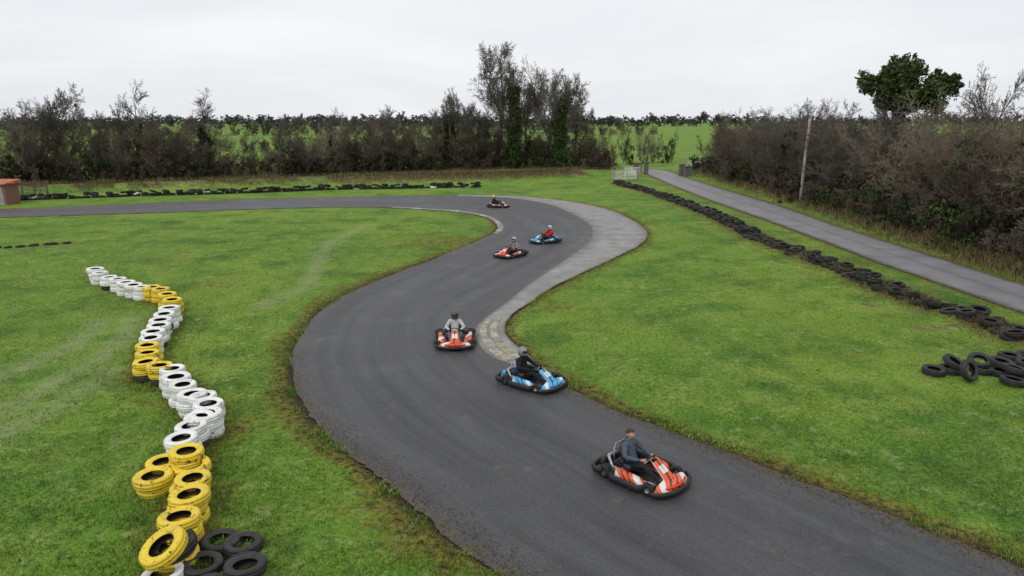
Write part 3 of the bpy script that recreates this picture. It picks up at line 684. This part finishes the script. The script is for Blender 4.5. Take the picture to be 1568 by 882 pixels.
o=obj('roof',pymesh('roof',V,boxp(0,1,0,1,0,1)[1],[roofm]),hut); bevel(o,.02)
V,Fs,mi=join([(0,boxp(-.9,-.1,-.815,-.803,.9,1.5)),(1,boxp(.25,.95,-.815,-.803,0,1.75)),(1,boxp(-.95,-.05,-.84,-.803,.82,.895))]); obj('window_and_door',pymesh('wd',V,Fs,[darkm,wood],False,mi),hut)
fx,fy=W(45,300); parts=[]
for k in range(4): parts.append((0,boxp(-2+k*1.3,-1.9+k*1.3,-.05,.05,-.3,1.2)))
for z in (.45,.8,1.1): parts.append((0,boxp(-2.1,2.1,-.08,-.052,z,z+.06)))
V,Fs,mi=join(parts); obj('wooden_fence',pymesh('fence',V,Fs,[simple('dark_fence_wood',(.12,.11,.09),.8,.2,.4,3)],False,mi),None,(fx,fy,tz(fx,fy)))
# ------------------------------------------------------------------ KARTS
plastic=simple('black_plastic',(.020,.020,.021),.5,.4,.3,10); steel=simple('steel',(.45,.45,.46),.35,.5,.2,10,.8); seatm=simple('seat_shell',(.03,.03,.032),.35,.5,.2,5)
whitepl=simple('white_plastic',(.72,.72,.70),.35,.5,.12,6); slick=simple('kart_tyre_rubber',(.02,.02,.02),.7,.3,.3,12); silver=simple('rim',(.35,.34,.32),.35,.5,.2,8,.8)
def livery(name,ca,cb,cc,wf):
    m,nt,b=newmat(name,.32,.5); P=objc(nt)
    w=nt.nodes.new('ShaderNodeTexWave'); w.wave_type='BANDS'; w.bands_direction='DIAGONAL'; w.inputs['Scale'].default_value=.95; w.inputs['Distortion'].default_value=2.6; w.inputs['Detail'].default_value=1; w.inputs['Detail Scale'].default_value=.8
    L(nt,P,w.inputs['Vector']); r=nt.nodes.new('ShaderNodeValToRGB'); r.color_ramp.interpolation='CONSTANT'; e=r.color_ramp.elements
    while len(e)<4: e.new(.5)
    for i,(p_,c_) in enumerate(((0,cb),(wf,ca),(.72,cc),(.90,ca))): e[i].position=p_; e[i].color=(*c_,1)
    L(nt,w.outputs['Fac'],r.inputs[0])
    c=mix(nt,ramp(nt,noise(nt,9,5,.7,P),[(.6,0.),(.75,.45)]),r.outputs[0],(.08,.075,.07)); L(nt,c,b.inputs['Base Color']); return m
liv={'o':livery('orange_livery',(.76,.105,.027),(.70,.70,.68),(.03,.03,.03),.17),'b':livery('blue_livery',(.06,.37,.68),(.70,.72,.74),(.03,.03,.04),.12)}
acc={'o':simple('red_accent',(.65,.035,.02),.35,.5,.1),'b':simple('blue_accent',(.04,.30,.62),.35,.5,.1)}
def prism(bot,top):
    n=len(bot); V=list(bot)+list(top); Fs=[tuple(range(n))[::-1],tuple(range(n,2*n))]
    for i in range(n): Fs.append((i,(i+1)%n,n+(i+1)%n,n+i))
    return V,Fs
def part(name,vf,mats,par,bw=0,smooth=False,mi=None):
    o=obj(name,pymesh(name,vf[0],vf[1],mats,smooth,mi),par)
    if bw: bevel(o,bw,3)
    for p in o.data.polygons: p.use_smooth=True if bw else smooth
    return o
def wheel_vf(R,w,seg=28):
    prof=[(R*.45,-w/2+.02),(R*.6,-w/2),(R*.88,-w/2),(R,-w/2+.025),(R,w/2-.025),(R*.88,w/2),(R*.6,w/2),(R*.45,w/2-.02),(R*.40,w/2-.04),(R*.15,w/2-.03),(0.001,w/2-.03)]
    prof=[(0.001,-w/2+.03),(R*.15,-w/2+.03),(R*.40,-w/2+.04)]+prof
    V=[];Fs=[];mi=[];m=len(prof)
    for i in range(seg):
        a=i*2*math.pi/seg
        for r,yv in prof: V.append((r*math.cos(a),yv,r*math.sin(a)))
    for i in range(seg):
        for j in range(m-1):
            i2=(i+1)%seg; Fs.append((i*m+j,i*m+j+1,i2*m+j+1,i2*m+j)); mi.append(0 if 3<=j<=9 else 1)
    return V,Fs,mi
def kart(px,py,hd,k):
    x,y=W(px,py); K=empty('go_kart',(x,y,.012),hd); A=liv[k]
    for s in (-1,1):
        part('side_bumper',tube([(.40,.50*s,.13),(.42,.60*s,.13),(.34,.69*s,.13),(-.30,.72*s,.13),(-.40,.68*s,.13),(-.42,.50*s,.13)],.050,10,False,(1,1.7)),[plastic],K,0,True)
        part('frame_rail',tube([(.78,.2*s,.09),(.3,.24*s,.09),(0,.32*s,.09),(-.75,.32*s,.10)],.016,8),[steel],K,0,True)
        part('pod_bar',tube([(.30,.25*s,.10),(.32,.45*s,.13),(.25,.54*s,.16)],.014,8),[steel],K,0,True)
        b0=[(-.38,.34,.09),(.34,.31,.09),(.38,.42,.09),(.35,.61,.09),(-.32,.64,.09),(-.39,.56,.09)]
        t0=[(-.34,.40,.27),(.18,.38,.23),(.30,.43,.22),(.27,.575,.23),(-.28,.60,.31),(-.35,.53,.33)]
        f=lambda l:[(a,b_*s,c_) for a,b_,c_ in (l if s>0 else l[::-1])]
        part('side_pod',prism(f(b0),f(t0)),[A],K,.03)
    part('rear_bumper',tube([(-.62,-.68,.17),(-.80,-.72,.17),(-.92,-.62,.17),(-.96,-.35,.17),(-.96,.35,.17),(-.92,.62,.17),(-.80,.72,.17),(-.62,.68,.17)],.05,10,False,(1,1.7)),[plastic],K,0,True)
    part('floor_tray',prism([(-.5,-.32,.045),(.75,-.22,.045),(.75,.22,.045),(-.5,.32,.045)],[(-.5,-.32,.06),(.75,-.22,.06),(.75,.22,.06),(-.5,.32,.06)]),[plastic],K,.005)
    nb=[(.66,-.57,.09),(.72,-.62,.09),(.84,-.52,.09),(.94,-.26,.09),(.97,0,.09),(.94,.26,.09),(.84,.52,.09),(.72,.62,.09),(.66,.57,.09),(.66,0,.09)]
    ntp=[(.66,-.48,.21),(.71,-.52,.20),(.79,-.44,.20),(.86,-.22,.22),(.88,0,.23),(.86,.22,.22),(.79,.44,.20),(.71,.52,.20),(.66,.48,.21),(.62,0,.29)]
    part('nose_cone',prism(nb,ntp),[A],K,.025)
    part('front_bumper_lip',tube([(.66,-.67,.12),(.72,-.66,.12),(.86,-.56,.12),(.985,-.27,.12),(1.01,0,.12),(.985,.27,.12),(.86,.56,.12),(.72,.66,.12),(.66,.67,.12)],.038,10,False,(1,1.5)),[plastic],K,0,True)
    part('nose_accent',tube([(.85,-.36,.195),(.925,-.18,.20),(.945,0,.20),(.925,.18,.20),(.85,.36,.195)],.022,8,False,(1,1.3)),[acc[k]],K,0,True)
    part('front_panel',prism([(.72,-.17,.24),(.75,0,.24),(.72,.17,.24),(.66,.17,.22),(.68,0,.22),(.66,-.17,.22)],[(.34,-.12,.52),(.36,0,.54),(.34,.12,.52),(.30,.11,.50),(.31,0,.51),(.30,-.11,.50)]),[A],K,.012)
    part('number_plate',prism([(.60,-.10,.355),(.60,.10,.355),(.595,.10,.345),(.595,-.10,.345)],[(.45,-.09,.468),(.45,.09,.468),(.44,.09,.458),(.44,-.09,.458)]),[whitepl],K,0)
    C=Vector((.16,0,.50)); n=Vector((-.8,0,.6)).normalized(); tv=Vector((.6,0,.8)); pts=[C+Vector((0,1,0))*math.cos(a)*.15+tv*math.sin(a)*.15 for a in [i*2*math.pi/28 for i in range(28)]]
    part('steering_wheel',tube(pts,.016,8,True),[plastic],K,0,True)
    for a in (0.1,math.pi-.1,-math.pi/2): part('wheel_spoke',tube([C-n*.02,C+Vector((0,1,0))*math.cos(a)*.15+tv*math.sin(a)*.15],.012,6),[steel],K,0,True)
    part('steering_column',tube([C-n*.01,(.52,0,.16)],.014,8),[steel],K,0,True)
    path=[(.02,.17),(-.10,.105),(-.25,.085),(-.40,.11),(-.50,.24),(-.56,.42),(-.60,.58),(-.62,.66)]; ws=[.17,.19,.20,.20,.20,.20,.17,.12]
    V=[];Fs=[];m=11
    for i,(px_,pz_) in enumerate(path):
        a0=path[max(i-1,0)];a1=path[min(i+1,len(path)-1)]; d=Vector((a1[0]-a0[0],0,a1[1]-a0[1])).normalized(); nn_=Vector((d.z,0,-d.x))
        for j in range(m):
            a=(j/(m-1)-.5)*math.pi*.95; V.append((px_+nn_.x*(1-math.cos(a))*.16*(1 if i else .3),ws[i]*math.sin(a),pz_+nn_.z*(1-math.cos(a))*.16))
    for i in range(len(path)-1):
        for j in range(m-1): Fs.append((i*m+j,i*m+j+1,(i+1)*m+j+1,(i+1)*m+j))
    o=part('seat',(V,Fs),[seatm],K,0,True); md=o.modifiers.new('s','SOLIDIFY'); md.thickness=.018
    for (wx,wy,R,w) in ((.53,.56,.13,.13),(.53,-.56,.13,.13),(-.60,.58,.145,.20),(-.60,-.58,.145,.20)):
        V,Fs,mi=wheel_vf(R,w); o=obj('wheel',pymesh('wheel',V,Fs,[slick,silver],True,mi),K,(wx,wy,R),(0,0,(.12 if wx>0 else 0)))
    for s in (-1,1):
        part('stub_axle',tube([(.53,.24*s,.12),(.53,.52*s,.13)],.018,8),[steel],K,0,True)
        part('track_rod',tube([(.47,.04*s,.12),(.46,.46*s,.12)],.008,6),[steel],K,0,True)
    part('rear_axle',tube([(-.60,-.52,.145),(-.60,.52,.145)],.02,8),[steel],K,0,True)
    part('engine_block',boxp(-.50,-.20,-.52,-.30,.10,.30),[steel],K,.02)
    for j in range(5): part('cooling_fin',boxp(-.46+j*.045,-.445+j*.045,-.50,-.31,.301,.37),[plastic],K,0)
    part('air_filter',tube([(-.22,-.40,.34),(-.05,-.40,.34)],[.06,.055],12),[plastic],K,0,True)
    part('exhaust',tube([(-.45,-.50,.24),(-.62,-.40,.34),(-.78,-.25,.32),(-.80,.05,.30)],[.03,.035,.05,.05],10),[steel],K,0,True)
    part('fuel_tank',boxp(-.42,-.12,.28,.48,.26,.40),[plastic],K,.03)
    part('rear_guard',prism([(-.93,-.44,.12),(-.78,-.44,.12),(-.76,0,.12),(-.78,.44,.12),(-.93,.44,.12),(-.95,0,.12)],[(-.91,-.38,.30),(-.80,-.38,.28),(-.78,0,.28),(-.80,.38,.28),(-.91,.38,.30),(-.92,0,.31)]),[A if k=='b' else plastic],K,.03)
    part('roll_hoop',tube([(-.62,-.22,.1),(-.66,-.22,.5),(-.67,-.14,.62),(-.67,.14,.62),(-.66,.22,.5),(-.62,.22,.1)],.016,8),[steel],K,0,True)
    return x,y,hd
# ------------------------------------------------------------------ DRIVERS
def skin_eval(V,E,R,roots,lvl=2):
    me=bpy.data.meshes.new('sk'); me.from_pydata(V,E,[]); o=bpy.data.objects.new('sk',me); COL.objects.link(o)
    md=o.modifiers.new('s','SKIN'); md.use_smooth_shade=True
    sd=o.modifiers.new('ss','SUBSURF'); sd.levels=lvl; sd.render_levels=lvl
    for i,v in enumerate(me.skin_vertices[0].data):
        r=R[i]; v.radius=(r,r) if not hasattr(r,'__len__') else r; v.use_root=(i in roots)
    dg=bpy.context.evaluated_depsgraph_get(); dg.update(); out=bpy.data.meshes.new_from_object(o.evaluated_get(dg)); bpy.data.objects.remove(o)
    return out
BV=[(-.30,0,.24),(-.36,0,.38),(-.42,0,.56),(-.43,0,.70),(-.42,0,.79),
 (-.41,.17,.69),(-.26,.33,.50),(.05,.19,.49),(-.41,-.17,.69),(-.26,-.33,.50),(.05,-.19,.49),
 (-.22,.11,.23),(.16,.20,.42),(.50,.15,.17),(.62,.16,.22),(-.22,-.11,.23),(.16,-.20,.42),(.50,-.15,.17),(.62,-.16,.22)]
BE=[(0,1),(1,2),(2,3),(3,4),(3,5),(5,6),(6,7),(3,8),(8,9),(9,10),(0,11),(11,12),(12,13),(13,14),(0,15),(15,16),(16,17),(17,18)]
BR=[(.15,.13),(.15,.13),(.18,.14),(.12,.10),.058,.085,.060,.036,.085,.060,.036,.10,.070,.048,.038,.10,.070,.048,.038]
BM={(0,1):0,(1,2):0,(2,3):0,(3,4):2,(3,5):0,(5,6):0,(6,7):0,(3,8):0,(8,9):0,(9,10):0,(0,11):1,(11,12):1,(12,13):1,(13,14):3,(0,15):1,(15,16):1,(16,17):1,(17,18):3}
body0=skin_eval(BV,BE,BR,{0})
mi=[]
for p in body0.polygons:
    c=p.center; best=1e9;bm0=0
    for (a,b_),m in BM.items():
        A_=Vector(BV[a]);B_=Vector(BV[b_]);ab=B_-A_;t=max(0,min(1,(c-A_).dot(ab)/ab.dot(ab)));d=(c-A_-ab*t).length/ (max(np.ravel(BR[a]))+max(np.ravel(BR[b_])))
        if d<best: best=d;bm0=m
    mi.append(bm0)
mi_body=mi
def hand_mesh():
    V=[];E=[];R=[];roots=set()
    n=Vector((-.8,0,.6)).normalized(); tv=Vector((.6,0,.8)); Yv=Vector((0,1,0)); C=Vector((.16,0,.50))
    for s in (1,-1):
        P_=C+Yv*.15*s; Wr=Vector((.045,.19*s,.49)); pal=P_+n*.035+Yv*.022*s
        def chain(pts,rs):
            o=len(V); roots.add(o)
            for p,r in zip(pts,rs): V.append(tuple(p));R.append(r)
            for i in range(len(pts)-1): E.append((o+i,o+i+1))
        chain([Wr,(Wr+pal)/2,pal,pal-n*.02],[.028,.032,.036,.028])
        for j,(o,ln) in enumerate(((-.032,.85),(-.011,1.),(.011,1.05),(.032,.95))):
            kn=pal+tv*o-n*.008+Yv*.008*s; a=P_+tv*o+Yv*.030*s-n*.012; b_=P_+tv*o+Yv*.012*s-n*.034; c_=P_+tv*o-Yv*.018*s*ln-n*.026
            chain([kn,a,b_,c_],[.011,.0105,.010,.008])
        chain([pal+tv*.02+n*.005,pal+tv*.035-Yv*.02*s+n*.0,P_+tv*.045-Yv*.022*s+n*.006],[.013,.011,.009])
    return skin_eval(V,E,R,roots,1)
hand0=hand_mesh()
def sphere_grid(nu=40,nv=26):
    V=[];Fs=[]
    for j in range(nv+1):
        el=-math.pi/2+math.pi*j/nv
        for i in range(nu):
            az=2*math.pi*i/nu; V.append((math.cos(el)*math.cos(az),math.cos(el)*math.sin(az),math.sin(el),az if az<math.pi else az-2*math.pi,el))
    for j in range(nv):
        for i in range(nu): Fs.append((j*nu+i,j*nu+(i+1)%nu,(j+1)*nu+(i+1)%nu,(j+1)*nu+i))
    return V,Fs
def helmet_vf():
    S,Fs=sphere_grid(); V=[];mi=[]
    for x,y,z,az,el in S:
        fx=.155*x; fy=.128*y; fz=.145*z
        if z<-.15 and x>0: fx*=1.10; 
        if z<-.75: fz=-.145*.75; 
        if abs(az)<1.15 and -.12<el<.5: fx*=.97;fy*=.97
        V.append((fx,fy,fz))
    for f in Fs:
        az=np.mean([S[i][3] for i in f]) if max(S[i][3] for i in f)-min(S[i][3] for i in f)<2 else 3; el=np.mean([S[i][4] for i in f])
        mi.append(1 if abs(az)<1.15 and -.10<el<.48 else 0)
    return V,Fs,mi
def head_vf():
    S,Fs=sphere_grid(56,40); V=[];mi=[]
    g=lambda az,el,a0,e0,s:math.exp(-(((az-a0)/s)**2+((el-e0)/s)**2))
    for x,y,z,az,el in S:
        k=1.0
        k+=.22*g(az,el,0,-.12,.13)+.10*g(az,el,0,.02,.10)-.07*g(az,el,.36,.10,.16)-.07*g(az,el,-.36,.10,.16)+.04*g(az,el,0,.27,.3)
        k+=.04*g(az,el,0,-.42,.14)-.03*g(az,el,0,-.50,.05)+.07*g(az,el,0,-.80,.25)
        fx=.098*x*k; fy=.076*y*k*(1-.22*max(0,-z)**1.5); fz=.118*z*k
        if x<0 and z<-.2: fx*=.85
        hair=(el>.52) or (abs(az)>1.45 and el>-.30) or (abs(az)>1.15 and el>.25)
        if hair: fx*=1.07;fy*=1.08;fz*=1.05
        V.append((fx,fy,fz)); 
    for f in Fs:
        q=[S[i] for i in f]; az=q[0][3];el=q[0][4]
        hair=(el>.50) or (abs(az)>1.45 and el>-.32) or (abs(az)>1.15 and el>.23)
        m=1 if hair else 0
        if not hair and abs(az)<.30 and -.52<el<-.44: m=2
        if not hair and .18<abs(az)<.52 and .17<el<.25: m=1
        mi.append(m)
    Vh=list(V);Fh=list(Fs)
    U,G=sphere_grid(14,10)
    def ball(c,r,k):
        nonlocal Vh,Fh,mi
        o=len(Vh);Vh+=[(c[0]+r[0]*a,c[1]+r[1]*b_,c[2]+r[2]*d) for a,b_,d,_,_ in U];Fh+=[tuple(i+o for i in f) for f in G];mi+=[k]*len(G)
    for s in (1,-1):
        ball((0.0,.079*s,-.005),(.022,.012,.032),0); ball((.083,.031*s,.012),(.011,.013,.010),3); ball((.091,.031*s,.012),(.006,.006,.006),1)
    return [v[:3] for v in Vh],Fh,mi
skin=simple('skin',(.52,.30,.22),.55,.3,.15,20); hairm=simple('brown_hair',(.07,.045,.03),.7,.3,.5,40); lip=simple('lips',(.40,.16,.13),.5,.3,.1); eyew=simple('eye_white',(.7,.7,.68),.3,.5,.05)
visor=simple('visor',(.015,.015,.018),.12,.6,.1); shoe=simple('shoe',(.05,.05,.05),.6,.3,.3)
HV=helmet_vf();HD=head_vf()
def cloth(name,c,scale=14):
    m,nt,b=newmat(name,.85,.15); P=objc(nt); L(nt,ramp(nt,noise(nt,scale,4,.65,P,1.),[(.3,tuple(x*.65 for x in c)),(.7,tuple(min(1,x*1.2) for x in c))]),b.inputs['Base Color']); bump(nt,b,noise(nt,9,3,.6,P,1.5),.5,.03); return m
def driver(x,y,hd,top,legs,helmet,gl,stripe=None):
    D=empty('kart_driver',(x,y,.012),hd)
    tm=cloth('jacket_fabric',top); lmt=cloth('trouser_fabric',legs); gm_=simple('glove',gl,.7,.2,.2) if gl else skin
    me=body0.copy(); me.materials.clear()
    for m in (tm,lmt,skin if helmet is None else tm,shoe): me.materials.append(m)
    for p,k in zip(me.polygons,mi_body): p.material_index=k; p.use_smooth=True
    obj('body',me,D)
    me=hand0.copy(); me.materials.clear(); me.materials.append(gm_); obj('hands',me,D)
    if helmet is None:
        obj('head',pymesh('head',HD[0],HD[1],[skin,hairm,lip,eyew],True,HD[2]),D,(-.385,0,.925),(0,.10,-.15),1.08)
        part('collar',tube([(-.425+.065*math.cos(a),.068*math.sin(a),.785+.0*a) for a in [i*2*math.pi/16 for i in range(16)]],.018,8,True),[tm],D,0,True)
    else:
        hm=simple('helmet_shell',helmet,.25,.6,.12,6); obj('helmet',pymesh('helmet',HV[0],HV[1],[hm,visor],True,HV[2]),D,(-.385,0,.925),(0,.10,0),1.05)
        part('helmet_trim',tube([(-.385+.15*math.cos(a),.115*math.sin(a),.815) for a in [i*2*math.pi/20 for i in range(20)]],.012,6,True),[plastic],D,0,True)
K=[(984,731,math.radians(-46),'o',(.085,.11,.145),(.025,.025,.03),None,None),
   (816,587,math.radians(-38),'b',(.018,.018,.02),(.018,.018,.02),(.22,.22,.22),(.02,.02,.02)),
   (697,525,math.radians(-86),'o',(.50,.50,.50),(.12,.13,.17),(.05,.05,.055),(.03,.03,.03)),
   (781,392,math.radians(-128),'o',(.24,.21,.21),(.05,.05,.06),(.38,.38,.39),(.03,.03,.03)),
   (834,371,math.radians(-150),'b',(.50,.02,.03),(.04,.04,.05),(.50,.52,.55),(.03,.03,.03)),
   (763,317,math.radians(-12),'o',(.025,.025,.03),(.03,.03,.035),(.75,.55,.03),(.03,.03,.03))]
for (px,py,hd,k,top,legs,hel,gl) in K:
    x,y,_=kart(px,py,hd,k); driver(x,y,hd,top,legs,hel,gl)
# ------------------------------------------------------------------ LIGHT, SKY, CAMERA
w=bpy.data.worlds.new('World'); scene.world=w; w.use_nodes=True; nt=w.node_tree; bg=nt.nodes['Background']
sk=nt.nodes.new('ShaderNodeTexSky'); sk.sky_type='NISHITA'; sk.sun_disc=False; sk.sun_elevation=math.radians(52); sk.sun_rotation=math.radians(215); sk.dust_density=3
tc=nt.nodes.new('ShaderNodeTexCoord'); mp=nt.nodes.new('ShaderNodeMapping'); mp.inputs['Scale'].default_value=(1.,1.,5.); L(nt,tc.outputs['Generated'],mp.inputs[0])
cl=noise(nt,1.9,6,.55,mp.outputs[0],.4); cc=ramp(nt,cl,[(.30,(7.9,8.15,8.6)),(.52,(8.9,9.05,9.35)),(.72,(9.7,9.75,9.9))])
c=mix(nt,.95,sk.outputs[0],cc); L(nt,c,bg.inputs[0]); bg.inputs[1].default_value=.1
sl=bpy.data.lights.new('sun','SUN'); sl.energy=1.0; sl.angle=math.radians(18); sl.color=(1,.97,.93)
so=bpy.data.objects.new('sun',sl); COL.objects.link(so)
el=math.radians(52);az=math.radians(215)
dv=Vector((math.sin(az)*math.cos(el),math.cos(az)*math.cos(el),math.sin(el))); so.rotation_euler=dv.to_track_quat('Z','Y').to_euler()
cam=bpy.data.cameras.new('camera'); cam.lens=36*F/1568; cam.sensor_width=36; cam.clip_start=.1; cam.clip_end=6000
co=bpy.data.objects.new('camera',cam); COL.objects.link(co); co.location=(0,0,H); co.rotation_euler=(math.pi/2-TH,0,0); scene.camera=co
scene.view_settings.view_transform='Standard'; scene.view_settings.look='None'; scene.view_settings.exposure=0
